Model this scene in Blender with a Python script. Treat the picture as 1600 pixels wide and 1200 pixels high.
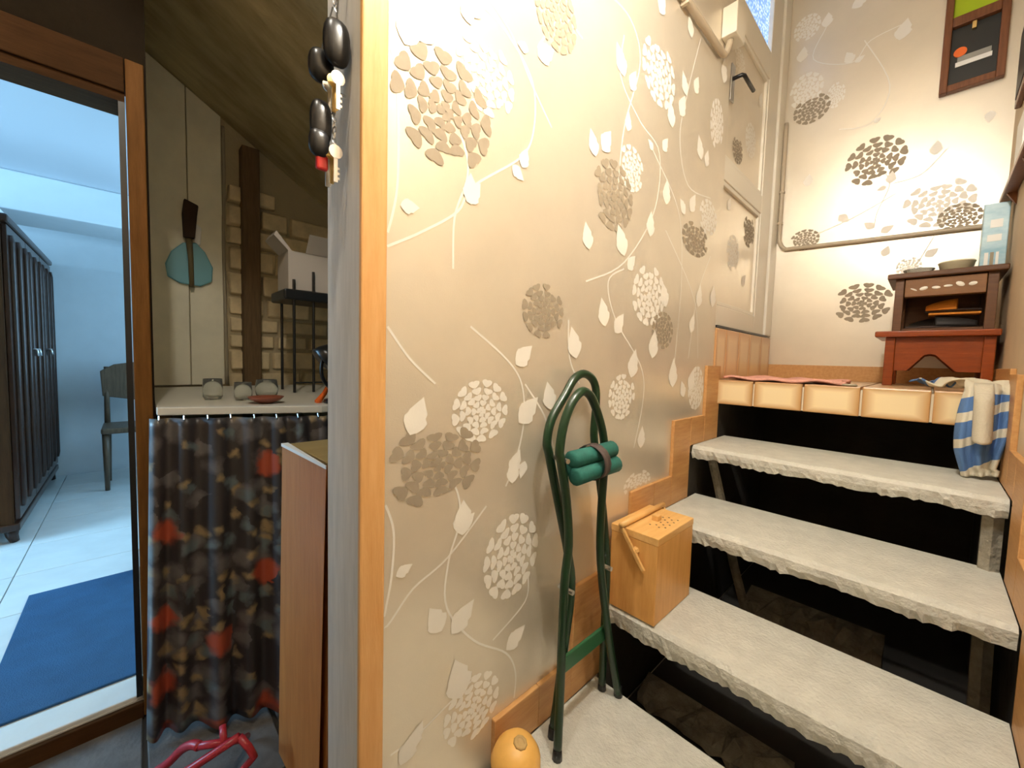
import bpy, bmesh, math, random
from mathutils import Vector, Matrix
random.seed(7)
for o in list(bpy.data.objects): bpy.data.objects.remove(o, do_unlink=True)
scene = bpy.context.scene
COL = scene.collection

# ---------------------------------------------------------------- camera
cam_d = bpy.data.cameras.new('camera'); cam = bpy.data.objects.new('camera', cam_d); COL.objects.link(cam)
cam_d.sensor_fit = 'HORIZONTAL'; cam_d.sensor_width = 36.0; cam_d.lens = 620.555 / 1600 * 36; cam_d.clip_start = 0.02
RT = Vector((0.68882205, 0.72439577, 0.02783803)); DN = Vector((0.0634744, -0.02201481, -0.99774062)); FW = Vector((-0.72214624, 0.68903274, -0.06114487))
m = Matrix.Identity(4)
for i in range(3): m[i][0] = RT[i]; m[i][1] = -DN[i]; m[i][2] = -FW[i]
m[0][3], m[1][3], m[2][3] = 0.648, 0.0, 1.15
cam.matrix_world = m
scene.camera = cam

# ---------------------------------------------------------------- world, daylight, exposure
w = bpy.data.worlds.new('world'); scene.world = w; w.use_nodes = True
w.node_tree.nodes['Background'].inputs[0].default_value = (0.55, 0.75, 1.0, 1); w.node_tree.nodes['Background'].inputs[1].default_value = 0.3
ad = bpy.data.lights.new('window_daylight', 'AREA'); ad.shape = 'RECTANGLE'; ad.size = 1.2; ad.size_y = 1.05; ad.energy = 75; ad.color = (0.36, 0.69, 1.0)
al = bpy.data.objects.new('window_daylight', ad); COL.objects.link(al); al.location = (-2.25, -2.64, 1.45); al.rotation_euler = (math.radians(90), 0, 0)
ad_fill = ad.copy(); ad_fill.energy = 15; ad_fill.size = 1.0; al_fill = bpy.data.objects.new('window_daylight', ad_fill); COL.objects.link(al_fill); al_fill.location = (-2.9, .90, 1.45); al_fill.rotation_euler = (math.radians(-90), 0, 0)  # weak area light at the added window, brightening the far wall
LAMP_STAIRS = 960.0     # emission strength of the stair bulb
LAMP_CORRIDOR = 780.0    # emission strength of the corridor bulb
scene.view_settings.view_transform = 'Standard'; scene.view_settings.look = 'None'
scene.view_settings.gamma = 1; scene.view_settings.use_curve_mapping = False
scene.view_settings.exposure = 0.6

# ---------------------------------------------------------------- helpers
W = {}                                                        # world position of each object's origin
class MB:
    def __init__(s): s.v = []; s.f = []; s.uv = None
    def add(s, vs, fs):
        n = len(s.v); s.v += [tuple(p) for p in vs]; s.f += [tuple(i + n for i in f) for f in fs]; return s
    def box(s, x0, x1, y0, y1, z0, z1):
        return s.add([(x0,y0,z0),(x1,y0,z0),(x1,y1,z0),(x0,y1,z0),(x0,y0,z1),(x1,y0,z1),(x1,y1,z1),(x0,y1,z1)],
                     [(0,3,2,1),(4,5,6,7),(0,1,5,4),(1,2,6,5),(2,3,7,6),(3,0,4,7)])
    def hexa(s, b, t):                                        # bottom 4, top 4 (counter-clockwise)
        return s.add(list(b) + list(t), [(0,3,2,1),(4,5,6,7),(0,1,5,4),(1,2,6,5),(2,3,7,6),(3,0,4,7)])
    def prism(s, poly, ax, a, b):                             # polygon in the plane normal to axis ax, from a to b
        def mk(p, c): return {'x': (c, p[0], p[1]), 'y': (p[0], c, p[1]), 'z': (p[0], p[1], c)}[ax]
        n = len(poly)
        return s.add([mk(p, a) for p in poly] + [mk(p, b) for p in poly],
                     [tuple(range(n - 1, -1, -1)), tuple(range(n, 2 * n))] + [(i, (i + 1) % n, n + (i + 1) % n, n + i) for i in range(n)])
    def tube(s, pts, r, n=10, caps=True):
        P = [Vector(p) for p in pts]; R = r if isinstance(r, (list, tuple)) else [r] * len(P)
        T = [(P[min(i + 1, len(P) - 1)] - P[max(i - 1, 0)]).normalized() for i in range(len(P))]
        up = Vector((0, 0, 1)) if abs(T[0].z) < .9 else Vector((1, 0, 0))
        N = T[0].cross(up).normalized(); vs = []; fs = []
        for i, p in enumerate(P):
            N = (N - T[i] * N.dot(T[i])).normalized(); B = T[i].cross(N)
            for k in range(n):
                a = 2 * math.pi * k / n; vs.append(p + (N * math.cos(a) + B * math.sin(a)) * R[i])
        for i in range(len(P) - 1):
            for k in range(n): fs.append((i*n+k, i*n+(k+1)%n, (i+1)*n+(k+1)%n, (i+1)*n+k))
        if caps: fs.append(tuple(range(n - 1, -1, -1))); fs.append(tuple((len(P)-1)*n + k for k in range(n)))
        return s.add(vs, fs)
    def lathe(s, prof, c, n=24, M=None, caps=True):                      # profile (radius, height)
        vs = []; fs = []; c = Vector(c)
        for r, h in prof:
            for k in range(n):
                a = 2 * math.pi * k / n; q = Vector((r * math.cos(a), r * math.sin(a), h)); vs.append(c + (M @ q if M else q))
        for i in range(len(prof) - 1):
            for k in range(n): fs.append((i*n+k, i*n+(k+1)%n, (i+1)*n+(k+1)%n, (i+1)*n+k))
        if caps: fs.append(tuple(range(n - 1, -1, -1))); fs.append(tuple((len(prof)-1)*n + k for k in range(n)))
        return s.add(vs, fs)
    def ball(s, c, rx, ry, rz, n=16, fn=None):
        vs = []; fs = []; mm = n // 2
        for i in range(mm + 1):
            t = math.pi * (0.02 + 0.96 * i / mm)
            for k in range(n):
                a = 2 * math.pi * k / n; q = Vector((math.sin(t) * math.cos(a), math.sin(t) * math.sin(a), -math.cos(t)))
                if fn: q = fn(q)
                vs.append((c[0] + rx * q.x, c[1] + ry * q.y, c[2] + rz * q.z))
        for i in range(mm):
            for k in range(n): fs.append((i*n+k, i*n+(k+1)%n, (i+1)*n+(k+1)%n, (i+1)*n+k))
        fs.append(tuple(range(n - 1, -1, -1))); fs.append(tuple(mm*n + k for k in range(n)))
        return s.add(vs, fs)
    def grid(s, nu, nv, fn, uvfn=None):
        b = len(s.v); vs = [fn(i / nu, j / nv) for j in range(nv + 1) for i in range(nu + 1)]
        s.add(vs, [(j*(nu+1)+i, j*(nu+1)+i+1, (j+1)*(nu+1)+i+1, (j+1)*(nu+1)+i) for j in range(nv) for i in range(nu)])
        s.uv = (s.uv or {}); 
        for j in range(nv + 1):
            for i in range(nu + 1): s.uv[b + j*(nu+1)+i] = uvfn(i / nu, j / nv) if uvfn else (i / nu, j / nv)
        return s
    def build(s, name, mat, parent=None, smooth=False, bevel=0, segs=2, solid=0, subsurf=0):
        xs = [p[0] for p in s.v]; ys = [p[1] for p in s.v]; zs = [p[2] for p in s.v]
        org = Vector(((min(xs)+max(xs))/2, (min(ys)+max(ys))/2, min(zs)))
        me = bpy.data.meshes.new(name); me.from_pydata([tuple(Vector(p) - org) for p in s.v], [], s.f); me.update()
        if s.uv:
            ul = me.uv_layers.new(name='UVMap')
            for l in me.loops: ul.data[l.index].uv = s.uv.get(l.vertex_index, (0, 0))
        if smooth:
            me.polygons.foreach_set('use_smooth', [True] * len(me.polygons))
        me.materials.append(mat)
        o = bpy.data.objects.new(name, me); COL.objects.link(o); W[o.name] = org
        if parent: o.parent = parent; o.location = org - W[parent.name]
        else: o.location = org
        if solid: k = o.modifiers.new('solid', 'SOLIDIFY'); k.thickness = solid; k.offset = 0
        if subsurf: k = o.modifiers.new('sub', 'SUBSURF'); k.levels = subsurf; k.render_levels = subsurf
        if bevel: k = o.modifiers.new('bevel', 'BEVEL'); k.width = bevel; k.segments = segs; k.limit_method = 'ANGLE'; k.angle_limit = math.radians(40)
        return o
def tag(o, label, cat, group=None):
    o['label'] = label; o['category'] = cat
    if group: o['group'] = group
    return o
def struct(o): o['kind'] = 'structure'; return o
def empty(name, loc):
    o = bpy.data.objects.new(name, None); COL.objects.link(o); o.location = loc; o.empty_display_size = .05; W[o.name] = Vector(loc); return o
def thing(name, label, cat, loc, group=None): return tag(empty(name, loc), label, cat, group)
def copies(src, parent, places):                              # alike pieces sharing one mesh
    out = []
    for p in places:
        c = src.copy(); COL.objects.link(c); c.parent = parent
        c.location = Vector(p) - (W[parent.name] if parent else Vector((0,0,0))); W[c.name] = Vector(p); out.append(c)
    return out
def smooth_path(pts, k=6):
    P = [Vector(p) for p in pts]; out = []
    for i in range(len(P) - 1):
        a, b, c, d = P[max(i-1,0)], P[i], P[i+1], P[min(i+2,len(P)-1)]
        for j in range(k):
            t = j / k
            out.append(.5 * ((2*b) + (c-a)*t + (2*a-5*b+4*c-d)*t*t + (3*b-a-3*c+d)*t**3))
    out.append(P[-1]); return out

# ---------------------------------------------------------------- materials
def mat(name, col, rough=.6, metal=0., var=0., vscale=12., bump=0., bscale=60., stretch=(1,1,1), spec=.5, col2=None, emit=0., coat=0.):
    M = bpy.data.materials.new(name); M.use_nodes = True; nt = M.node_tree; N = nt.nodes; L = nt.links
    b = N['Principled BSDF']; b.inputs['Base Color'].default_value = (*col, 1); b.inputs['Roughness'].default_value = rough
    b.inputs['Metallic'].default_value = metal; b.inputs['Specular IOR Level'].default_value = spec; b.inputs['Coat Weight'].default_value = coat
    if emit: b.inputs['Emission Color'].default_value = (*col, 1); b.inputs['Emission Strength'].default_value = emit
    if var or bump or col2:
        tc = N.new('ShaderNodeTexCoord'); mp = N.new('ShaderNodeMapping'); mp.inputs['Scale'].default_value = stretch
        L.new(tc.outputs['Object'], mp.inputs['Vector'])
    if var or col2:
        n = N.new('ShaderNodeTexNoise'); n.inputs['Scale'].default_value = vscale; n.inputs['Detail'].default_value = 6; n.inputs['Roughness'].default_value = .6
        L.new(mp.outputs[0], n.inputs['Vector'])
        r = N.new('ShaderNodeValToRGB'); r.color_ramp.elements[0].position = .32; r.color_ramp.elements[1].position = .7
        c2 = col2 if col2 else tuple(min(1, c * (1 + var)) for c in col); c1 = col if col2 else tuple(c * (1 - var) for c in col)
        r.color_ramp.elements[0].color = (*c1, 1); r.color_ramp.elements[1].color = (*c2, 1)
        L.new(n.outputs['Fac'], r.inputs[0]); L.new(r.outputs[0], b.inputs['Base Color'])
    if bump:
        n2 = N.new('ShaderNodeTexNoise'); n2.inputs['Scale'].default_value = bscale; n2.inputs['Detail'].default_value = 5; L.new(mp.outputs[0], n2.inputs['Vector'])
        bp = N.new('ShaderNodeBump'); bp.inputs['Strength'].default_value = bump; bp.inputs['Distance'].default_value = .01
        L.new(n2.outputs['Fac'], bp.inputs['Height']); L.new(bp.outputs[0], b.inputs['Normal'])
    return M
def wood(name, c1, c2, grain='z', rough=.45, scale=9., coat=0., knots=False, spec=.35):
    st = {'x': (1, 9, 9), 'y': (9, 1, 9), 'z': (9, 9, 1)}[grain]
    M = mat(name, c1, rough, col2=c2, vscale=scale, bump=.12, bscale=40, stretch=st, coat=coat, spec=spec)
    if knots:
        nt = M.node_tree; N = nt.nodes; L = nt.links; b = N['Principled BSDF']; src = b.inputs['Base Color'].links[0].from_socket
        tc = N.new('ShaderNodeTexCoord'); mp = N.new('ShaderNodeMapping'); mp.inputs['Scale'].default_value = (1, 1, .35); L.new(tc.outputs['Object'], mp.inputs[0])
        v = N.new('ShaderNodeTexVoronoi'); v.inputs['Scale'].default_value = 9; L.new(mp.outputs[0], v.inputs['Vector'])
        r = N.new('ShaderNodeValToRGB'); r.color_ramp.elements[0].position = .05; r.color_ramp.elements[1].position = .1
        r.color_ramp.elements[0].color = (.25, .2, .2, 1); r.color_ramp.elements[1].color = (1, 1, 1, 1); L.new(v.outputs['Distance'], r.inputs[0])
        mx = N.new('ShaderNodeMix'); mx.data_type = 'RGBA'; mx.blend_type = 'MULTIPLY'; mx.inputs[0].default_value = 1
        L.new(src, mx.inputs[6]); L.new(r.outputs[0], mx.inputs[7]); L.new(mx.outputs[2], b.inputs['Base Color'])
    return M
def tile_glaze(name, mid, edge, axes):                         # printed glaze: browner towards the tile's own edges
    M = bpy.data.materials.new(name); M.use_nodes = True; nt = M.node_tree; N = nt.nodes; L = nt.links; b = N['Principled BSDF']
    tc = N.new('ShaderNodeTexCoord'); sx = N.new('ShaderNodeSeparateXYZ'); L.new(tc.outputs['Generated'], sx.inputs[0])
    outs = []
    for a in axes:
        s1 = N.new('ShaderNodeMath'); s1.operation = 'SUBTRACT'; s1.inputs[1].default_value = .5; L.new(sx.outputs[a], s1.inputs[0])
        s2 = N.new('ShaderNodeMath'); s2.operation = 'ABSOLUTE'; L.new(s1.outputs[0], s2.inputs[0]); outs.append(s2)
    mxm = N.new('ShaderNodeMath'); mxm.operation = 'MAXIMUM'; L.new(outs[0].outputs[0], mxm.inputs[0]); L.new(outs[1].outputs[0], mxm.inputs[1])
    r = N.new('ShaderNodeValToRGB'); r.color_ramp.elements[0].position = .28; r.color_ramp.elements[1].position = .5
    r.color_ramp.elements[0].color = (*mid, 1); r.color_ramp.elements[1].color = (*edge, 1); L.new(mxm.outputs[0], r.inputs[0]); L.new(r.outputs[0], b.inputs['Base Color'])
    b.inputs['Roughness'].default_value = .3
    return M
def glass(name, col=(1,1,1), rough=.05):
    M = bpy.data.materials.new(name); M.use_nodes = True; b = M.node_tree.nodes['Principled BSDF']
    b.inputs['Base Color'].default_value = (*col, 1); b.inputs['Roughness'].default_value = rough; b.inputs['Transmission Weight'].default_value = .92; b.inputs['IOR'].default_value = 1.3
    return M
M_paper = mat('wallpaper_champagne', (.79, .72, .60), .32, metal=.45, var=.04, vscale=5, bump=.05, bscale=350)
M_cream = mat('wallpaper_cream_print', (.92, .89, .82), .6, spec=.2, bump=.05, bscale=200)
M_taupe = mat('wallpaper_taupe_print', (.37, .31, .23), .55, spec=.15, var=.06, vscale=40)
M_plainwall = mat('beige_paint', (.62, .50, .35), .7, var=.08, vscale=4, bump=.1, bscale=50)
M_shadewall = mat('shade_dark_plaster', (.022, .016, .010), .9, spec=.05, var=.3, vscale=3, bump=.3, bscale=25)  # near-black base colour carries the shade above the doorway
M_soffit = mat('stained_soffit', (.38, .30, .15), .8, col2=(.66, .57, .33), vscale=5, bump=.25, bscale=30, stretch=(2.2, .7, .7))
M_ceil = mat('white_ceiling', (.78, .74, .66), .8)
M_stone = mat('stone_flag', (.12, .115, .11), .75, var=.35, vscale=8, bump=.4, bscale=30)
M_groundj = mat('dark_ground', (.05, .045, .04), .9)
M_voidshade = mat('understair_shade', (.030, .024, .016), .9, var=.3, vscale=6, bump=.4, bscale=20)  # understair shade put into the colour of the lining
M_roomwall = mat('pale_room_wall', (.74, .79, .82), .7, var=.03, vscale=6)
M_roomceil = mat('pale_room_ceiling', (.55, .58, .62), .8)
M_roomtile = mat('pale_floor_tile', (.72, .74, .72), .3, var=.06, vscale=6)
M_grout = mat('grey_grout', (.6, .6, .58), .9)
M_creamgrout = mat('cream_grout', (.80, .72, .55), .9)
M_concrete = mat('painted_concrete', (.60, .595, .53), .65, var=.09, vscale=18, bump=.5, bscale=110)
M_rough = mat('rough_cement', (.30, .27, .21), .9, var=.3, vscale=20, bump=.8, bscale=60)
M_skirt = wood('skirting_oak', (.50, .25, .09), (.62, .35, .14), 'y', .4)
M_pine = wood('pine_trim', (.70, .36, .12), (.78, .45, .18), 'z', .45)
M_plank = wood('weathered_plank', (.58, .55, .50), (.72, .68, .62), 'z', .6, 6, knots=True)
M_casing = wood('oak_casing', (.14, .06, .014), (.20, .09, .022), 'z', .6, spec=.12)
M_casing_shade = wood('oak_casing_shaded', (.045, .02, .007), (.07, .032, .011), 'y', .7, spec=.08)  # darker copy of the casing oak, shade of the header painted in
M_black = mat('black_plastic', (.01, .01, .011), .35)
M_whitepaint = mat('white_paint', (.82, .78, .68), .4, bump=.03, bscale=60)
M_conduit = mat('beige_conduit', (.50, .42, .31), .4)
M_steel = mat('steel', (.6, .6, .6), .3, metal=1)
M_brass = mat('brass', (.7, .5, .2), .3, metal=1)
M_bamboo = wood('bamboo', (.66, .33, .09), (.78, .43, .14), 'z', .35, 7)
M_bamboot = wood('bamboo_top', (.72, .40, .13), (.84, .52, .20), 'y', .35, 7)
M_green = mat('green_enamel', (.006, .030, .010), .3, spec=.5)
M_greenfab = mat('green_canvas', (.008, .11, .085), .75, var=.15, vscale=60, bump=.2, bscale=400)
M_brown = mat('brown_strap', (.06, .04, .035), .7)
M_squash = mat('squash_skin', (.80, .45, .11), .45, var=.12, vscale=12, bump=.1, bscale=15)
M_stem = mat('dry_stem', (.45, .30, .12), .8, bump=.4, bscale=80)
M_tilef = tile_glaze('glazed_tile_front', (.86, .70, .43), (.50, .26, .09), (0, 2))
M_tiles = tile_glaze('glazed_tile_side', (.80, .60, .36), (.58, .32, .14), (1, 2))
M_tilet = tile_glaze('glazed_tile_top', (.72, .48, .27), (.55, .32, .15), (0, 1))
M_pink = mat('pink_cloth', (.72, .36, .28), .9, var=.15, vscale=40, bump=.4, bscale=120)
M_orangewood = wood('orange_stool_wood', (.20, .034, .004), (.29, .058, .007), 'x', .3, coat=.3)
M_darkwood = wood('dark_stand_wood', (.085, .034, .012), (.14, .06, .022), 'x', .4)
M_drawer = wood('drawer_wood', (.19, .085, .03), (.25, .12, .045), 'x', .45)
M_shell = mat('white_motif', (.85, .82, .74), .5)
M_orangefab = mat('orange_slipper', (.75, .26, .02), .7, bump=.2, bscale=200)
M_blackfab = mat('black_shoe', (.018, .015, .014), .6)
M_frame = wood('frame_mahogany', (.14, .05, .02), (.24, .09, .035), 'z', .35)
M_card = mat('black_card', (.015, .015, .013), .5)
M_lime = mat('lime_card', (.45, .62, .0), .5)
M_orange = mat('orange_mark', (.9, .16, .01), .5)
M_white = mat('white_plain', (.85, .85, .82), .5)
M_redtube = mat('red_enamel', (.45, .03, .05), .35, spec=.6)
M_carton = mat('white_cardboard', (.62, .56, .50), .7)
M_cable = mat('grey_cable', (.34, .29, .20), .6)
M_lampblk = mat('lamp_black', (.008, .008, .009), .3)
M_panel = mat('cream_panel', (.82, .77, .60), .6, var=.08, vscale=5)
M_stoneblk = mat('rubble_stone', (.68, .55, .33), .85, var=.2, vscale=9, bump=.6, bscale=30)
M_mortar = mat('mortar', (.44, .36, .22), .9, bump=.5, bscale=40)
M_postdark = wood('dark_post', (.10, .06, .025), (.16, .095, .04), 'z', .7)
M_shelf = mat('shelf_melamine', (.72, .70, .62), .4)
M_beech = wood('beech_board', (.46, .16, .035), (.56, .22, .055), 'z', .5, 5)
M_olive = wood('beech_board_top', (.34, .24, .09), (.40, .29, .12), 'y', .45, 5)
M_wardrobe = wood('wardrobe_mahogany', (.022, .008, .004), (.05, .018, .008), 'z', .3, 6, coat=.15)
M_wside = wood('wardrobe_side', (.04, .015, .005), (.07, .028, .009), 'z', .6, 5, spec=.1)
M_chair = wood('chair_walnut', (.10, .065, .04), (.16, .105, .065), 'z', .4)
M_rug = mat('blue_rug', (.025, .095, .21), .95, var=.12, vscale=8, bump=.5, bscale=300)
M_bluepan = mat('blue_plastic', (.16, .42, .50), .4)
M_bristle = mat('dark_bristle', (.05, .025, .012), .9)
M_handle = wood('brush_handle', (.14, .11, .05), (.2, .16, .08), 'z', .5)
M_glass = glass('clear_glass', (.95, .97, .93))
M_milk = mat('pale_plastic_tub', (.78, .72, .50), .3, spec=.6)
# wallpaper layout: metres along and up each wall
FLOWERS_LEFT= [('b', 0.428, 1.611, 0.211, 0.21), ('c', 0.526, 1.718, 0.145, 0.156), ('b', 0.727, 1.953, 0.144, 0.16), ('c', 1.224, 2.071, 0.212, 0.202), ('b', 0.992, 1.624, 0.199, 0.197), ('c', 1.084, 1.727, 0.136, 0.134), ('c', 1.678, 1.74, 0.173, 0.14), ('b', 0.719, 1.272, 0.142, 0.133), ('c', 1.228, 1.376, 0.211, 0.2), ('b', 1.331, 1.268, 0.152, 0.132), ('c', 0.528, 1.043, 0.147, 0.136), ('b', 0.428, 0.947, 0.205, 0.17), ('c', 1.084, 1.048, 0.147, 0.144), ('c', 0.634, 0.695, 0.17, 0.206), ('c', 0.527, 0.384, 0.15, 0.151), ('b', 1.562, 1.629, 0.232, 0.128), ('c', 1.646, 1.059, 0.147, 0.182), ('c', 1.21, 0.751, 0.171, 0.088), ('c', 1.71, 2.114, 0.13, 0.196)]
FLOWERS_BACK= [('b', 0.397, 2.181, 0.22, 0.232), ('c', 0.628, 1.919, 0.225, 0.22), ('b', 0.695, 1.839, 0.134, 0.12), ('b', 0.122, 2.539, 0.157, 0.152), ('b', 0.13, 1.848, 0.13, 0.113), ('b', 0.392, 1.488, 0.226, 0.201), ('c', 0.094, 2.649, 0.145, 0.187), ('c', 0.224, 2.567, 0.074, 0.13), ('c', 0.549, 1.643, 0.086, 0.09), ('c', 0.075, 2.979, 0.116, 0.134)]
VINES_LEFT= [[(0.43, 1.823), (0.512, 1.839), (0.591, 1.817), (0.656, 1.764), (0.664, 1.671), (0.628, 1.596), (0.498, 1.493), (0.46, 1.433), (0.384, 1.377), (0.316, 1.336)], [(0.495, 1.876), (0.528, 1.861), (0.59, 1.829), (0.651, 1.762), (0.724, 1.696)], [(0.308, 1.673), (0.329, 1.628), (0.335, 1.495), (0.331, 1.42), (0.315, 1.352)], [(0.464, 1.578), (0.481, 1.537), (0.479, 1.493), (0.453, 1.419), (0.452, 1.322)], [(0.899, 2.119), (1.043, 2.123), (1.105, 2.034), (1.034, 1.822), (1.015, 1.638)], [(1.014, 2.064), (1.006, 1.949), (1.12, 1.876), (1.249, 1.829), (1.233, 1.643), (1.066, 1.449), (0.88, 1.364)], [(1.516, 2.332), (1.434, 2.115), (1.389, 1.934), (1.475, 1.8), (1.687, 1.816)], [(1.206, 1.824), (1.408, 1.691), (1.459, 1.499), (1.455, 1.313), (1.43, 1.077)], [(1.067, 1.43), (0.986, 1.38), (1.034, 1.275), (1.19, 1.145), (1.221, 1.039), (1.174, 0.874)], [(0.497, 1.215), (0.597, 1.152), (0.649, 1.094), (0.659, 1.004), (0.636, 0.916), (0.607, 0.862)], [(0.66, 1.094), (0.731, 1.014), (0.771, 0.928)], [(0.318, 1.201), (0.361, 1.147), (0.416, 1.1)], [(0.812, 1.256), (0.823, 1.157), (0.869, 1.09)], [(0.449, 0.913), (0.473, 0.876), (0.48, 0.814), (0.453, 0.734), (0.452, 0.641), (0.524, 0.537), (0.622, 0.458), (0.656, 0.392), (0.654, 0.327)], [(0.315, 0.893), (0.333, 0.835), (0.33, 0.753), (0.317, 0.662), (0.374, 0.712), (0.453, 0.748), (0.551, 0.83)], [(0.527, 0.448), (0.46, 0.429), (0.385, 0.409), (0.331, 0.407)], [(0.58, 0.51), (0.682, 0.559), (0.691, 0.62)], [(1.319, 1.603), (1.587, 1.398), (1.649, 1.176)], [(0.827, 1.953), (0.752, 1.955), (0.688, 1.877), (0.668, 1.845)], [(1.721, 1.596), (1.614, 1.427), (1.557, 1.174)]]
VINES_BACK= [[(0.419, 2.137), (0.458, 2.05), (0.421, 1.924), (0.414, 1.849)], [(0.639, 2.15), (0.565, 2.062), (0.47, 2.047)], [(0.161, 2.932), (0.115, 2.796), (0.277, 2.698), (0.345, 2.769), (0.478, 2.783)], [(0.484, 1.998), (0.325, 1.916), (0.087, 1.834)], [(0.641, 1.814), (0.589, 1.681), (0.552, 1.598)], [(0.321, 2.782), (0.429, 2.52), (0.37, 2.367), (0.246, 2.384)]]
LEAVES_LEFT= [(0.344, 1.677, 0.356, 1.741, 1.0), (0.372, 1.698, 0.397, 1.76, 1.0), (0.482, 1.787, 0.458, 1.83, 1.0), (0.481, 1.804, 0.503, 1.852, 1.0), (0.639, 1.823, 0.604, 1.822, 1.0), (0.669, 1.828, 0.722, 1.87, 1.0), (0.491, 1.454, 0.489, 1.515, 1.0), (0.48, 1.457, 0.514, 1.502, 1.0), (0.629, 1.573, 0.643, 1.619, 1.0), (0.6, 1.568, 0.636, 1.546, 1.0), (0.339, 1.411, 0.377, 1.416, 1.0), (0.324, 1.428, 0.307, 1.465, 1.0), (0.363, 1.007, 0.391, 1.076, 0.0), (0.326, 1.0, 0.338, 0.946, 0.0), (0.487, 0.783, 0.488, 0.859, 0.0), (0.475, 0.795, 0.518, 0.824, 0.0), (0.44, 0.598, 0.41, 0.659, 0.0), (0.464, 0.58, 0.522, 0.632, 0.0), (0.627, 0.865, 0.629, 0.925, 0.0), (0.622, 0.889, 0.649, 0.942, 0.0), (0.642, 1.005, 0.705, 1.062, 0.0), (0.627, 1.139, 0.679, 1.184, 0.0), (0.979, 1.252, 0.954, 1.331, 0.0), (1.03, 1.238, 1.075, 1.298, 0.0), (1.023, 1.957, 0.977, 2.027, 0.0), (1.059, 1.939, 1.082, 2.001, 0.0), (1.052, 1.82, 1.054, 1.875, 0.0), (1.206, 1.824, 1.171, 1.845, 0.0), (1.269, 1.847, 1.3, 1.896, 0.0), (1.328, 1.942, 1.3, 2.022, 0.0), (1.38, 2.005, 1.411, 2.083, 0.0), (1.421, 2.088, 1.382, 2.154, 0.0), (1.487, 2.129, 1.512, 2.196, 0.0), (1.31, 1.685, 1.31, 1.769, 0.0), (1.461, 1.694, 1.413, 1.736, 0.0), (1.503, 1.716, 1.54, 1.787, 0.0), (1.212, 1.557, 1.212, 1.637, 0.0), (1.064, 1.467, 1.022, 1.55, 0.0), (1.085, 1.433, 1.126, 1.479, 0.0), (0.888, 1.449, 0.867, 1.517, 0.0), (0.901, 1.694, 0.873, 1.757, 0.0), (0.929, 1.721, 0.967, 1.786, 0.0), (1.431, 1.065, 1.429, 1.171, 0.0), (1.535, 1.025, 1.505, 1.088, 0.0), (1.58, 1.049, 1.617, 1.137, 0.0), (1.348, 1.347, 1.31, 1.43, 0.0), (1.575, 1.925, 1.539, 2.005, 0.0), (1.619, 1.917, 1.635, 1.983, 0.0), (1.621, 1.378, 1.634, 1.467, 0.0), (1.216, 0.868, 1.221, 0.943, 0.0), (1.133, 1.104, 1.156, 1.195, 0.0), (0.322, 0.75, 0.321, 0.803, 0.0), (0.338, 0.75, 0.372, 0.762, 0.0), (0.622, 0.466, 0.685, 0.5, 0.0), (0.493, 0.424, 0.474, 0.52, 0.0), (0.371, 0.391, 0.399, 0.433, 0.0), (0.351, 0.373, 0.392, 0.424, 0.0), (0.85, 1.158, 0.824, 1.24, 0.0), (1.265, 1.167, 1.277, 1.265, 0.0), (1.562, 1.273, 1.588, 1.349, 0.0), (1.766, 1.393, 1.773, 1.487, 0.0), (1.205, 2.236, 1.231, 2.309, 0.0), (1.438, 2.289, 1.408, 2.356, 0.0), (1.751, 2.288, 1.748, 2.386, 0.0), (0.754, 1.028, 0.736, 1.099, 0.0), (0.667, 0.911, 0.652, 0.871, 0.0)]
LEAVES_BACK= [(0.161, 2.932, 0.167, 3.004, 0.0), (0.058, 2.808, 0.071, 2.884, 0.0), (0.277, 2.698, 0.254, 2.76, 0.0), (0.29, 2.692, 0.328, 2.71, 0.0), (0.45, 2.713, 0.474, 2.802, 0.0), (0.261, 2.967, 0.331, 3.0, 0.0), (0.458, 2.05, 0.464, 2.108, 1.0), (0.448, 2.038, 0.412, 2.03, 1.0), (0.414, 1.849, 0.374, 1.883, 1.0), (0.439, 1.822, 0.487, 1.848, 1.0), (0.601, 2.135, 0.608, 2.199, 1.0), (0.573, 1.93, 0.592, 1.954, 1.0), (0.273, 1.944, 0.316, 1.902, 1.0), (0.382, 2.362, 0.408, 2.381, 0.0), (0.457, 1.703, 0.472, 1.755, 1.0), (0.599, 1.679, 0.642, 1.712, 1.0), (0.127, 2.131, 0.134, 2.196, 0.0), (0.759, 2.264, 0.754, 2.214, 1.0)]
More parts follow.
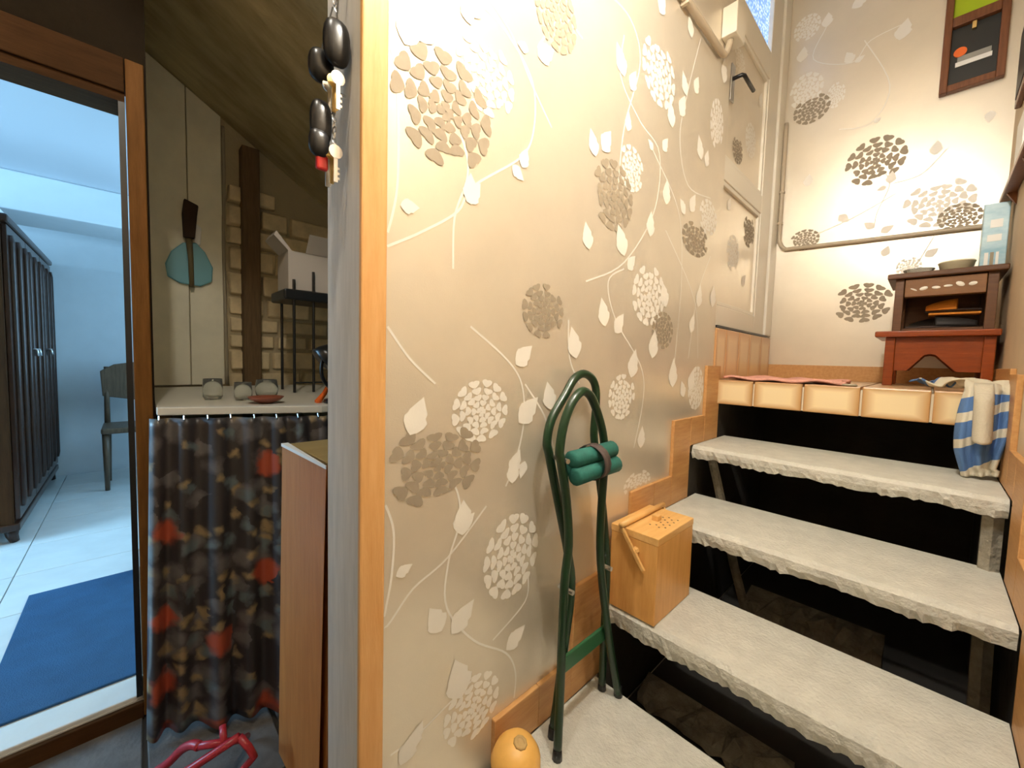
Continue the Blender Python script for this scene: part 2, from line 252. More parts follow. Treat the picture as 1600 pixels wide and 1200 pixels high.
def curtain_material():
    M = bpy.data.materials.new('dark_floral_oilcloth'); M.use_nodes = True; nt = M.node_tree; N = nt.nodes; L = nt.links; b = N['Principled BSDF']
    uv = N.new('ShaderNodeUVMap'); 
    nz = N.new('ShaderNodeTexNoise'); nz.inputs['Scale'].default_value = 26; nz.inputs['Detail'].default_value = 5; L.new(uv.outputs[0], nz.inputs['Vector'])
    ad = N.new('ShaderNodeVectorMath'); ad.operation = 'MULTIPLY_ADD'; ad.inputs[1].default_value = (.06, .06, 0); L.new(nz.outputs['Color'], ad.inputs[0]); L.new(uv.outputs[0], ad.inputs[2])
    def layer(prev, scale, rad, thr, col, soft=.05):
        v = N.new('ShaderNodeTexVoronoi'); v.voronoi_dimensions = '2D'; v.inputs['Scale'].default_value = scale; v.inputs['Randomness'].default_value = .85; L.new(ad.outputs[0], v.inputs['Vector'])
        a = N.new('ShaderNodeMapRange'); a.inputs[1].default_value = rad + soft; a.inputs[2].default_value = rad; L.new(v.outputs['Distance'], a.inputs[0])
        s = N.new('ShaderNodeSeparateColor'); L.new(v.outputs['Color'], s.inputs[0])
        g = N.new('ShaderNodeMath'); g.operation = 'GREATER_THAN'; g.inputs[1].default_value = thr; L.new(s.outputs[0], g.inputs[0])
        k = N.new('ShaderNodeMath'); k.operation = 'MULTIPLY'; L.new(a.outputs[0], k.inputs[0]); L.new(g.outputs[0], k.inputs[1])
        x = N.new('ShaderNodeMix'); x.data_type = 'RGBA'; L.new(k.outputs[0], x.inputs[0])
        if prev is None: x.inputs[6].default_value = (.035, .03, .032, 1)
        else: L.new(prev, x.inputs[6])
        x.inputs[7].default_value = (*col, 1); return x.outputs[2]
    c = layer(None, 16, .22, .40, (.12, .11, .11), .35)
    c = layer(c, 21, .14, .66, (.26, .19, .10), .30)
    c = layer(c, 18.7, .12, .72, (.11, .14, .15), .32)
    c = layer(c, 7.5, .20, .62, (.36, .07, .035), .14)
    L.new(c, b.inputs['Base Color']); b.inputs['Roughness'].default_value = .33
    return M
def towel_material():
    M = bpy.data.materials.new('striped_towel'); M.use_nodes = True; nt = M.node_tree; N = nt.nodes; L = nt.links; b = N['Principled BSDF']
    uv = N.new('ShaderNodeUVMap'); s = N.new('ShaderNodeSeparateXYZ'); L.new(uv.outputs[0], s.inputs[0])
    r = N.new('ShaderNodeValToRGB'); r.color_ramp.interpolation = 'CONSTANT'; e = r.color_ramp.elements
    cr = (.68, .63, .50, 1); bl = (.09, .19, .42, 1)
    e[0].position = 0; e[0].color = bl; e[1].position = .06; e[1].color = cr
    for p, c in ((.10, bl), (.13, cr), (.45, bl), (.55, cr), (.61, bl), (.72, cr), (.78, bl), (.93, cr)): q = e.new(p); q.color = c
    L.new(s.outputs[1], r.inputs[0]); L.new(r.outputs[0], b.inputs['Base Color']); b.inputs['Roughness'].default_value = .95
    n = N.new('ShaderNodeTexNoise'); n.inputs['Scale'].default_value = 60; L.new(uv.outputs[0], n.inputs[0]); bp = N.new('ShaderNodeBump'); bp.inputs['Strength'].default_value = .4; bp.inputs['Distance'].default_value = .004
    L.new(n.outputs[0], bp.inputs['Height']); L.new(bp.outputs[0], b.inputs['Normal']); return M
def obscured_glass():
    M = bpy.data.materials.new('daylit_patterned_glass'); M.use_nodes = True; nt = M.node_tree; N = nt.nodes; L = nt.links; b = N['Principled BSDF']
    tc = N.new('ShaderNodeTexCoord'); v = N.new('ShaderNodeTexVoronoi'); v.inputs['Scale'].default_value = 70; L.new(tc.outputs['Object'], v.inputs['Vector'])
    r = N.new('ShaderNodeValToRGB'); r.color_ramp.elements[0].color = (.75, .92, 1, 1); r.color_ramp.elements[1].color = (.09, .25, .62, 1); r.color_ramp.elements[0].position = .15; r.color_ramp.elements[1].position = .55
    L.new(v.outputs['Distance'], r.inputs[0]); L.new(r.outputs[0], b.inputs['Emission Color']); b.inputs['Emission Strength'].default_value = .9
    b.inputs['Base Color'].default_value = (.3, .5, .8, 1); b.inputs['Roughness'].default_value = .2; return M
def carton_material():
    M = mat('blue_milk_carton', (.25, .48, .62), .4, col2=(.62, .78, .84), vscale=9, stretch=(1, 1, 2.2)); return M
M_curtain = curtain_material(); M_towel = towel_material(); M_doorglass = obscured_glass(); M_bluecarton = carton_material()

# ================================================================ THE SETTING
H = 3.45
# ---- floors
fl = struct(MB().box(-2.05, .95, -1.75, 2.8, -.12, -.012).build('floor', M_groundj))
random.seed(3)
ys = [-1.6, -1.2, -.78, -.36, .0, .30, .62]
for j in range(len(ys) - 1):
    x = -1.0 if ys[j] < -.01 else -1.0
    while x < .82:
        wd = random.uniform(.32, .5); x1 = min(.822, x + wd)
        if .822 - x1 < .12: x1 = .822
        g = .007; e = lambda: random.uniform(-.004, .004)
        zt = random.uniform(-.005, -.001)
        MB().hexa([(x+g, ys[j]+g, -.02), (x1-g, ys[j]+g, -.02), (x1-g, ys[j+1]-g, -.02), (x+g, ys[j+1]-g, -.02)],
                  [(x+g+e(), ys[j]+g+e(), zt), (x1-g+e(), ys[j]+g+e(), zt), (x1-g+e(), ys[j+1]-g+e(), zt), (x+g+e(), ys[j+1]-g+e(), zt)]).build('stone_slab', M_stone, fl, bevel=.004)
        x = x1
flr = struct(MB().box(-4.5, -1.0, -2.8, -.001, -.05, .05).box(-4.5, -2.051, -.001, 1.0, -.05, .05).build('floor_room', M_grout))
T = .42; tb = None; pl = []
for i in range(9):
    for j in range(10):
        x0 = -1.006 - (i + 1) * T; y0 = -.012 - j * T + .84
        if x0 < -4.45 + 0 or y0 < -2.75: continue
        if y0 + T > .0 and x0 + T > -2.05: continue
        if y0 + T > .96: continue
        pl.append((x0 + T / 2, y0 + T / 2, .048))
tb = MB().box(-T/2 + .002, T/2 - .002, -T/2 + .002, T/2 - .002, 0, .014).build('floor_tile', M_roomtile, bevel=.0015)
tb.parent = flr; tb.location = Vector(pl[0]) - W[flr.name]; W[tb.name] = Vector(pl[0])
copies(tb, flr, pl[1:])
# light strip along the doorway edge
struct(MB().box(-1.11, -1.002, -.87, -.0, .0, .064).build('trim_threshold', M_roomtile, bevel=.004))
struct(MB().box(-1.0015, -.985, -.87, -.0, -.01, .046).build('trim_step', M_casing_shade, bevel=.003))

# ---- stair walls
wl = struct(MB().box(-.145, 0, .284, 1.82, -.012, H).box(-.145, 0, 1.82, 2.68, -.012, 1.09).box(-.145, -.012, 1.82, 2.68, 1.09, 1.318).box(-.145, -.07, 1.82, 2.68, 1.31, H).build('wall_left', M_paper))
wb = struct(MB().box(-.2, .95, 2.667, 2.8, -.012, H).build('wall_back', M_paper))
wr = struct(MB().box(.825, .95, -1.75, 2.667, -.012, H).build('wall_right', M_plainwall))
struct(MB().box(-1.1, .825, -1.75, -1.6, -.012, H).build('wall_front', M_plainwall))
struct(MB().box(-1.1, .95, -1.75, 2.8, H, H + .1).build('ceiling', M_ceil))
# ---- doorway wall, niche, room
struct(MB().box(-1.1, -1.0, -1.6, -.86, -.012, H).box(-1.1, -1.0, -.86, .045, 1.92, H).box(-1.1, -1.0, -.0, .045, -.012, 1.92).build('wall_doorway', M_shadewall))
struct(MB().box(-2.05, -1.1, .0, .045, -.012, 2.62).build('wall_partition', M_panel))
wn = struct(MB().box(-2.05, -1.9, .0, 2.05, -.012, 2.62).build('wall_niche', M_mortar))
struct(MB().box(-1.9, -.145, 1.95, 2.05, -.012, 2.6).build('wall_niche_end', M_shadewall))
def zs(y): return 2.53 - .614 * (y - .018)
so = struct(MB().prism([(-1.30, zs(-1.30)), (1.95, zs(1.95)), (1.95, zs(1.95) + .16), (-1.30, zs(-1.30) + .16)], 'x', -1.9, -.145).build('ceiling_niche', M_soffit))
struct(MB().box(-4.6, -4.39, -2.9, 1.1, 0, 2.4).build('wall_room_back', M_roomwall))
struct(MB().box(-4.39, -3.4, .95, 1.1, 0, 2.4).box(-2.4, -2.05, .95, 1.1, 0, 2.4).box(-3.4, -2.4, .95, 1.1, 0, .92).box(-3.4, -2.4, .95, 1.1, 1.98, 2.4).build('wall_room_right', M_roomwall))
wf_added = struct(MB().box(-3.4, -2.4, 1.0, 1.05, .92, .97).box(-3.4, -2.4, 1.0, 1.05, 1.93, 1.98).box(-3.4, -3.35, 1.0, 1.05, .97, 1.93).box(-2.45, -2.4, 1.0, 1.05, .97, 1.93).box(-2.92, -2.88, 1.0, 1.05, .97, 1.93).build('window_added', M_whitepaint))  # unseen window added so daylight reaches the room's far wall
for a, b in ((-3.35, -2.92), (-2.88, -2.45)): MB().box(a, b, 1.022, 1.027, .97, 1.93).build('pane', M_glass, wf_added)
struct(MB().box(-1.1, -1.0, -2.9, -1.6, 0, 2.4).build('wall_room_near', M_roomwall))
WX0, WX1, WZ0, WZ1 = -2.85, -1.65, .92, 1.98
struct(MB().box(-4.39, WX0, -2.9, -2.7, 0, 2.4).box(WX1, -1.1, -2.9, -2.7, 0, 2.4).box(WX0, WX1, -2.9, -2.7, 0, WZ0).box(WX0, WX1, -2.9, -2.7, WZ1, 2.4).build('wall_room_left', M_roomwall))
wf = struct(MB().box(WX0, WX1, -2.82, -2.76, WZ0, WZ0+.06).box(WX0, WX1, -2.82, -2.76, WZ1-.06, WZ1).box(WX0, WX0+.06, -2.82, -2.76, WZ0, WZ1).box(WX1-.06, WX1, -2.82, -2.76, WZ0, WZ1).box(-2.28, -2.22, -2.82, -2.76, WZ0, WZ1).build('window_1', M_whitepaint))
for a, b in ((WX0+.06, -2.28), (-2.22, WX1-.06)): MB().box(a, b, -2.80, -2.795, WZ0+.06, WZ1-.06).build('pane', M_glass, wf)
struct(MB().box(-4.6, -1.0, -2.9, -.0, 2.28, 2.4).box(-4.6, -2.05, -.0, 1.1, 2.28, 2.4).build('ceiling_room', M_roomceil))
struct(MB().box(-4.0, -3.5, -2.7, .95, 2.03, 2.28).build('trim_beam', M_roomwall, bevel=.01))

# ---- doorway casing
d2 = struct(empty('door_2', (-1.0, -.43, 0)))
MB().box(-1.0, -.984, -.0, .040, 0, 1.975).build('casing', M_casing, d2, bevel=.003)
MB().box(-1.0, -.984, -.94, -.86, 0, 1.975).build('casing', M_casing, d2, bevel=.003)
MB().box(-1.0, -.984, -.858, -.002, 1.88, 1.975).build('casing_head', M_casing_shade, d2, bevel=.003)
MB().box(-1.1, -.992, -.858, -.002, 1.855, 1.88).build('jamb_head', M_casing_shade, d2)
MB().box(-1.1, -.992, -.016, -.002, .064, 1.855).build('jamb', M_black, d2)
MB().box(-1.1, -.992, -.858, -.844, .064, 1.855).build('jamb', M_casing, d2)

# ---- end of the papered wall: weathered plank and pine corner bead
struct(MB().box(-.15, -.003, .270, .2835, 0, H).build('trim_plank', M_plank, bevel=.002))
struct(MB().box(-.002, .009, .268, .3125, 0, H).build('trim_bead', M_pine, bevel=.003))

# ---- niche wall facing: cream panels, rubble stones, dark post
for y0, y1 in ((.048, .205), (.209, .343)):
    for z0, z1 in ((.98, 2.30),):
        MB().prism([(y0, z0), (y1, z0), (y1, zs(y1) - .004), (y0, zs(y0) - .004)], 'x', -1.902, -1.885).build('panel', M_panel, wn, bevel=.002)
MB().box(-1.9, -1.82, .42, .498, .0, 2.20).build('post', M_postdark, wn, bevel=.004)
random.seed(11); z = .72
while z < 2.0:
    h = random.uniform(.085, .13); y = .36
    while y < 1.15:
        ln = random.uniform(.13, .27); y1 = min(1.15, y + ln)
        if zs(y1) > z + h + .02 and y1 - y > .05:
            j = lambda a=.010: random.uniform(-a, a); g = .006; d = random.uniform(.015, .035)
            X = -1.9 + d
            MB().add([(-1.905, y+g+j(), z+g+j()), (-1.905, y1-g+j(), z+g+j()), (-1.905, y1-g+j(), z+h-g+j()), (-1.905, y+g+j(), z+h-g+j()),
                      (X+j(.004), y+g+.008, z+g+.008), (X+j(.004), y1-g-.008, z+g+.006), (X+j(.004), y1-g-.008, z+h-g-.008), (X+j(.004), y+g+.008, z+h-g-.006)],
                     [(0,1,2,3),(7,6,5,4),(0,4,5,1),(1,5,6,2),(2,6,7,3),(3,7,4,0)]).build('stone', M_stoneblk, wn, bevel=.006)
        y = y1
    z += h

# ---- landing door
d1 = struct(empty('door_1', (-.012, 2.23, 1.325)))
MB().box(-.07, .004, 2.555, 2.664, 1.325, H).build('door_post', M_whitepaint, d1, bevel=.004)
X0, X1 = -.05, -.008
leaf = MB().box(X0, X1, 1.823, 1.842, 1.325, 3.34).box(X0, X1, 2.385, 2.552, 1.325, 3.34)
for z0, z1 in ((1.325, 1.415), (1.945, 2.035), (2.615, 2.745), (3.24, 3.34)): leaf.box(X0, X1, 1.842, 2.385, z0, z1)
leaf = leaf.build('leaf_frame', M_whitepaint, d1, bevel=.004)
for z0, z1 in ((1.415, 1.945), (2.035, 2.615)):
    p = MB().box(X0 + .01, X1 - .016, 1.842, 2.385, z0, z1).build('panel', M_paper, d1)
    MB().box(X1 - .018, X1 - .004, 2.362, 2.385, z0, z1).box(X1 - .018, X1 - .004, 1.842, 2.362, z0, z0 + .018).box(X1 - .018, X1 - .004, 1.842, 2.362, z1 - .02, z1).build('moulding', M_whitepaint, d1, bevel=.003)
MB().box(X0 + .015, X1 - .02, 1.842, 2.385, 2.745, 3.24).build('glass_pane', M_doorglass, d1)
MB().box(-.06, .006, 1.823, 2.60, 1.315, 1.324).build('weather_bar', M_black, d1)
hd = MB().box(X1, X1 + .006, 1.845, 1.885, 2.27, 2.42).build('handle_plate', M_steel, d1, bevel=.002)
MB().tube([(X1, 1.865, 2.362), (X1 + .04, 1.865, 2.362), (X1 + .045, 1.875, 2.362), (X1 + .045, 2.0, 2.358)], .008, 8).build('handle', M_black, d1, smooth=True)

# ---- stepped skirting
BB = [(.582, .320), (.868, .527), (1.155, .734), (1.442, .941), (1.728, 1.148)]
TR = [.208, .415, .622, .829, 1.088]
for side, xa, xb in (('left', 0.0, .013), ('right', .812, .825)):
    root = struct(empty('baseboard_' + side, ((xa + xb) / 2, 1.1, .208)))
    for k, (y, zt) in enumerate(BB):
        zb = TR[k-1] if k else .0
        if k == 0: zb = .21
        MB().box(xa, xb, y, y + .150, zb, zt).build('upright_board', M_skirt, root, bevel=.002)
        if k < 4: MB().box(xa, xb, y + .151, BB[k+1][0] - .001, TR[k], zt).build('level_board', M_skirt, root, bevel=.002)
    if side == 'right': MB().box(xa, xb, 1.879, 2.65, 1.088, 1.165).build('level_board', M_skirt, root, bevel=.002)
struct(MB().box(.0, .81, 2.653, 2.667, 1.088, 1.165).build('baseboard_back', M_skirt, bevel=.002))

# ================================================================ STAIRCASE
st = thing('staircase', 'open concrete staircase with grey painted treads rising to a tiled landing', 'staircase', (.41, 1.2, 0))
random.seed(5)
def tread(y0, y1, zt, th, x0=.0145, x1=.8105):
    n = 70; mb = MB(); rows = []
    for i in range(n + 1):
        x = x0 + (x1 - x0) * i / n; r = random.uniform
        sag = th + .003 * math.sin(x * 23 + y0 * 9) + r(-.004, .003)
        ring = [(x, y1, zt), (x, y0 + .012, zt + .0015 * math.sin(x * 30)), (x, y0 + r(-.001, .002), zt - .012), (x, y0 + r(-.003, .004), zt - sag * .6), (x, y0 + .006 + r(-.004, .006), zt - sag), (x, y0 + .05, zt - sag - r(0, .003)), (x, y1, zt - th)]
        rows.append(ring)
    k = 7; vs = [p for r_ in rows for p in r_]
    fs = [(i*k+j, i*k+(j+1)%k, (i+1)*k+(j+1)%k, (i+1)*k+j) for i in range(n) for j in range(k)] + [tuple(range(k)), tuple(n*k + j for j in range(k-1, -1, -1))]
    o = mb.add(vs, fs).build('tread', M_concrete, st)
    return o
tread(.36, .985, .208, .07)
tread(1.033, 1.318, .415, .062)
tread(1.319, 1.665, .622, .055)
tread(1.606, 1.965, .829, .050)
land = MB().box(0.001, .824, 1.866, 2.666, .985, 1.076).build('landing', M_creamgrout, st)
xsn = [.0, .150, .318, .487, .660, .825]
for i in range(5):
    MB().box(xsn[i] + .003, xsn[i+1] - .003, 1.858, 1.871, .983, 1.087).build('tile', M_tilef, land, bevel=.003)
for j in range(5):
    y0 = 1.872 + j * .159
    for i in range(5): MB().box(xsn[i] + .003, xsn[i+1] - .003, y0, y0 + .155, 1.075, 1.088).build('tile', M_tilet, land, bevel=.002)
MB().tube([(.03, 1.75, .80), (.07, 1.75, .66), (.11, 1.75, .50), (.15, 1.75, .34), (.20, 1.75, .18), (.2, 1.75, 0)], .018, 8).build('strut', M_rough, st)
MB().tube([(.79, 1.66, .77), (.79, 1.66, .62), (.79, 1.5, 0)], .022, 6).build('strut', M_rough, st)
# masonry below the stairs
def rubble(name, x0, x1, y0, y1, z0, z1, seed):
    random.seed(seed); mb = MB(); n = 16
    vs = []
    for i in range(n + 1):
        x = x0 + (x1 - x0) * i / n; r = random.uniform
        vs += [(x, y0 + r(-.02, .02), z0), (x, y0 + r(-.02, .02), z1 - .03 + r(-.02, .02)), (x, y0 + .04 + r(-.02, .02), z1 + r(-.025, .02)), (x, y1, z1), (x, y1, z0)]
    k = 5; fs = [(i*k+j, (i+1)*k+j, (i+1)*k+(j+1)%k, i*k+(j+1)%k) for i in range(n) for j in range(k)] + [tuple(range(k-1,-1,-1)), tuple(n*k + j for j in range(k))]
    return mb.add(vs, fs).build(name, M_rough, st)
rubble('footing', .19, .60, 1.74, 1.86, 0, .235, 4)
rubble('footing', .03, .46, 1.21, 1.30, 0, .06, 6)
# near-black lining added below the treads, standing in for the shade there
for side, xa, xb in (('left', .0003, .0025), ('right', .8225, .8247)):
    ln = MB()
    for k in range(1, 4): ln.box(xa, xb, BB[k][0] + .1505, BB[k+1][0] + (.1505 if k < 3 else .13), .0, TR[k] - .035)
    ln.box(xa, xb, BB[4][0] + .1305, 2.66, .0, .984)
    struct(ln.build('wall_shade_lining_' + side, M_voidshade))
struct(MB().box(.003, .822, 2.655, 2.6665, 0, .984).build('wall_shade_lining_back', M_voidshade))
# tiles under the door
sill = [1.797, 1.945, 2.119, 2.284, 2.478, 2.655]
sp = MB().box(-.012, -.002, 1.822, 2.664, 1.09, 1.314); sl = struct(sp.build('trim_sill', M_grout))
for i in range(5): MB().box(-.004, .006, sill[i] + .002 + (.026 if i == 0 else 0), sill[i+1] - .002, 1.09, 1.312).build('tile', M_tiles, sl, bevel=.002)
# ================================================================ WALLPAPER PRINT
PET = [(0,.08),(.18,.26),(.42,.42),(.68,.5),(.88,.46),(1.0,.28),(1.0,.12),(.93,0),(1.0,-.12),(1.0,-.28),(.88,-.46),(.68,-.5),(.42,-.42),(.18,-.26),(0,-.08)]
def bloom(wd, ht, seed):                                      # petals of one chrysanthemum, in the wall's plane
    R = random.Random(seed); out = []; cx, cy = R.uniform(-.04, .04), -.10
    rings = [(.01, .15, 4), (.17, .17, 7), (.35, .19, 10), (.55, .20, 12), (.77, .23, 13)]
    rot = R.uniform(-.25, .25)
    for q, (r0, ln, n) in enumerate(rings):
        for k in range(n):
            a = 2 * math.pi * (k + .5 * (q % 2) + R.uniform(-.10, .10)) / n
            up = math.sin(a)
            rr = r0 * (1.03 + .03 * up); L = ln * R.uniform(1.0, 1.12); w_ = min(.40, 2 * math.pi * (r0 + ln * .72) / n * .98) * R.uniform(.92, 1.02)
            if q == 4 and R.random() < .15: continue
            a2 = a + R.uniform(-.12, .12); pts = []
            for u, v in PET:
                x = math.cos(a) * rr + math.cos(a2) * u * L - math.sin(a2) * v * w_; y = math.sin(a) * rr + math.sin(a2) * u * L + math.cos(a2) * v * w_
                x, y = x + cx, y * .94 + cy * .6
                pts.append((x * math.cos(rot) - y * math.sin(rot), x * math.sin(rot) + y * math.cos(rot)))
            out.append([(x * wd * .5, y * ht * .5) for x, y in pts])
    return out
def leaf_poly(a, b, wid=.42):
    dx, dy = b[0]-a[0], b[1]-a[1]
    prof = [(0,0),(.12,.42),(.28,.72),(.42,.80),(.50,.66),(.60,.60),(.78,.34),(.92,.12),(1,0),(.90,-.16),(.76,-.40),(.62,-.66),(.50,-.62),(.40,-.86),(.25,-.74),(.10,-.40)]
    return [(a[0] + dx*u - dy*v*wid, a[1] + dy*u + dx*v*wid) for u, v in prof]
def ribbon(pts, wd):
    P = smooth_path([(p[0], p[1], 0) for p in pts], 6); l = []; r = []
    for i, p in enumerate(P):
        t = (P[min(i+1, len(P)-1)] - P[max(i-1, 0)]).normalized(); n = Vector((-t.y, t.x, 0)); l.append(p + n*wd/2); r.append(p - n*wd/2)
    return [[(l[i].x, l[i].y), (r[i].x, r[i].y), (r[i+1].x, r[i+1].y), (l[i+1].x, l[i+1].y)] for i in range(len(P)-1)]
def on_wall(wall):
    if wall == 'L': return lambda u, v, e: (e, u, v)
    if wall == 'D': return lambda u, v, e: (-.024 + e, u, v)
    return lambda u, v, e: (u, 2.667 - e, v)
def print_polys(name, polys, material, parent, wall, e):
    f = on_wall(wall); mb = MB()
    for k, p in enumerate(polys):
        mb.add([f(u, v, e + k * 4e-6) for u, v in p], [tuple(range(len(p)))])
    return mb.build(name, material, parent)
def clip_ok(wall, u, v):
    if wall != 'L': return True
    if not .314 < u < 1.82: return False
    k = [z for y, z in BB if y <= u]
    return v > (k[-1] if k else .05)
def put(wall, parent, flowers, vines, leaves):
    for i, (k, u, v, wd, ht) in enumerate(flowers):
        pol = [[(u + x, v + y) for x, y in p] for p in bloom(wd, ht, 40 + i * 7)]
        pol = [p for p in pol if all(clip_ok(wall, *q) for q in p)]
        if pol: print_polys('flower_print', pol, M_cream if k == 'c' else M_taupe, parent, wall, .0007 if k == 'c' else .0011)
    for k in (0, 1):
        pol = [leaf_poly(l[:2], l[2:4]) for l in leaves if l[4] == k]
        pol = [p for p in pol if all(clip_ok(wall, *q) for q in p)]
        for q, p in enumerate(pol): print_polys('leaf_print', [p], M_cream, parent, wall, .0014 + q * 6e-6)
    for vn in vines:
        pol = [p for p in ribbon(vn, .0045) if all(clip_ok(wall, *q) for q in p)]
        if pol: print_polys('vine_print', pol, M_cream, parent, wall, .0004 + vines.index(vn) * 1e-5)
put('L', wl, FLOWERS_LEFT, VINES_LEFT, LEAVES_LEFT)
put('B', wb, FLOWERS_BACK, VINES_BACK, LEAVES_BACK)
put('D', d1, [('c', 2.05, 1.68, .16, .17), ('b', 2.26, 1.83, .16, .16), ('c', 2.2, 2.25, .15, .16), ('b', 2.03, 2.14, .13, .12), ('c', 1.99, 2.5, .14, .12)], [], [(2.2, 1.55, 2.25, 1.61, 0), (1.95, 1.85, 1.98, 1.91, 0), (2.3, 2.45, 2.33, 2.53, 0)])

# ================================================================ THINGS ON THE STAIRS
# wooden box with carrying bail
bx = thing('bamboo_box', 'honey coloured bamboo box with perforated lid and folded carrying handle on a tread', 'box', (.09, 1.155, .415))
MB().box(.016, .163, 1.036, 1.272, .4155, .645).build('body', M_bamboo, bx, bevel=.002)
lid = MB().box(.015, .164, 1.035, 1.273, .6455, .667).build('lid', M_bamboot, bx, bevel=.002)
kn = MB().box(.085, .105, 1.150, 1.175, .6665, .684).build('knob', M_bamboot, lid, bevel=.002)
for i in range(4):
    for j in range(4):
        x = .098 + i * .014; y = 1.115 + j * .028 + (i % 2) * .012
        if abs(x - .095) < .012 and 1.14 < y < 1.185: continue
        MB().lathe([(.003, 0), (.003, .0006)], (x, y, .6668), 8).build('hole', M_brown, lid)
for ya, yb in ((1.021, 1.029), (1.279, 1.287)):
    a = MB().prism([(.050, .668), (.060, .672), (.134, .570), (.124, .565)], 'y', ya, yb).build('handle_arm', M_bamboot, bx, bevel=.0015)
MB().tube([(.056, 1.02, .676), (.056, 1.288, .676)], .0085, 10).build('handle_rod', M_bamboot, bx, smooth=True)
MB().lathe([(.012, 0), (.010, .010), (.004, .014)], (.098, 1.037, .612), 7, Matrix.Rotation(math.radians(90), 3, 'X')).build('pivot', M_bamboot, bx)

# green folding stool leaning against the paper
sf = thing('folding_stool', 'dark green tubular folding stool with rolled canvas seat leaning on flowered wallpaper', 'stool', (.08, .84, .208))
def lerp_x(pts, xa, xb):
    z0, z1 = pts[0][1], max(p[1] for p in pts); return [(xa + (xb - xa) * (p[1] - z0) / (z1 - z0), p[0], p[1]) for p in pts]
A = [(.741,.215),(.765,.40),(.786,.577),(.770,.675),(.738,.797),(.704,.926),(.696,.961),(.713,1.012),(.765,1.068),(.801,1.106),(.840,1.119),(.878,1.105),(.895,1.074),(.893,1.023),(.884,.955),(.899,.883),(.926,.734),(.945,.579),(.952,.40),(.959,.215)]
Bp = [(.707,.215),(.715,.40),(.723,.622),(.734,.719),(.720,.830),(.696,.924),(.690,.947),(.701,1.004),(.726,1.051),(.756,1.076),(.782,1.078),(.811,1.057),(.848,.998),(.867,.947),(.873,.896),(.866,.763),(.872,.626),(.92,.40),(.974,.215)]
def sx(z, lo, mid, hi): return lo + (mid - lo) * (z - .215) / .40 if z < .615 else mid + (hi - mid) * (z - .615) / .5
MB().tube(smooth_path([(sx(z, .054, .062, .034), y, z) for y, z in A], 4), .0108, 10).build('back_frame', M_green, sf, smooth=True)
MB().tube(smooth_path([(sx(z, .098, .088, .085), y, z) for y, z in Bp], 4), .0108, 10).build('front_frame', M_green, sf, smooth=True)
MB().box(.074, .082, .742, .935, .388, .432).build('crossbar', mat('green_enamel_bar', (.03, .13, .055), .35), sf, bevel=.003)
for y, z in ((.722, .925), (.876, .925)): MB().tube([(.045, y - .01, z), (.102, y - .02, z)], .006, 8).build('rivet', M_steel, sf)
for y, z in ((.745, .60), (.91, .60)): MB().tube([(.055, y, z), (.098, y, z)], .006, 8).build('rivet', M_steel, sf)
for x, y in ((.054, .741), (.098, .707), (.054, .959), (.098, .974)): MB().tube([(x, y, .2085), (x, y, .235)], [.0125, .0105], 10).build('rubber_foot', M_black, sf, smooth=True)
rl = MB()
for dx, dz, r in ((0, .018, .021), (.012, -.018, .021), (-.015, -.006, .018)): rl.tube([(.098 + dx, .716, .907 + dz), (.098 + dx, .72, .907 + dz), (.099 + dx, .80, .909 + dz), (.10 + dx, .882, .911 + dz), (.10 + dx, .887, .911 + dz)], [r * .6, r, r * .96, r, r * .65], 14)
seat = rl.build('rolled_seat', M_greenfab, sf, smooth=True)
MB().tube([(.098, .792, .907), (.098, .817, .909)], .043, 16, caps=False).build('strap', M_brown, seat, smooth=True, solid=.002)

# squash
R1 = Matrix.Rotation(math.radians(-32), 3, 'Y') @ Matrix.Rotation(math.radians(18), 3, 'X')
sq = thing('squash', 'yellow butternut squash standing at the foot of the skirting', 'squash', (.075, .60, .208))
MB().lathe([(.012, -.052), (.034, -.049), (.05, -.032), (.056, -.006), (.051, .022), (.040, .040), (.026, .049), (.010, .053)], (.072, .594, .264), 28, Matrix.Rotation(math.radians(12), 3, 'Y')).build('body', M_squash, sq, smooth=True)
MB().lathe([(.016, 0), (.015, .003), (.010, .005), (.009, .003), (.004, .004)], (.0835, .594, .3145), 9, Matrix.Rotation(math.radians(16), 3, 'Y')).build('stem', M_stem, sq, smooth=True)

# pink cloth on the landing edge
random.seed(2)
def pk(u, v):
    x = .03 + .40 * u; y = 1.862 + .30 * v * (.8 + .2 * math.sin(u * 5))
    return (x + .01 * math.sin(v * 9), y, 1.0945 + .004 + .004 * math.sin(u * 17 + v * 5) + .003 * math.sin(v * 21 + u * 9))
tag(MB().grid(40, 16, pk).build('floor_cloth', M_pink, None, smooth=True, solid=.009), 'crumpled pink cloth mat lying on the tiled landing edge', 'mat')
tag(MB().prism([(.425, 1.866), (.475, 1.864), (.470, 1.90), (.432, 1.896)], 'z', 1.0885, 1.096).build('rubber_pad', M_cable, bevel=.003), 'small grey pad beside the pink cloth on the landing', 'pad')

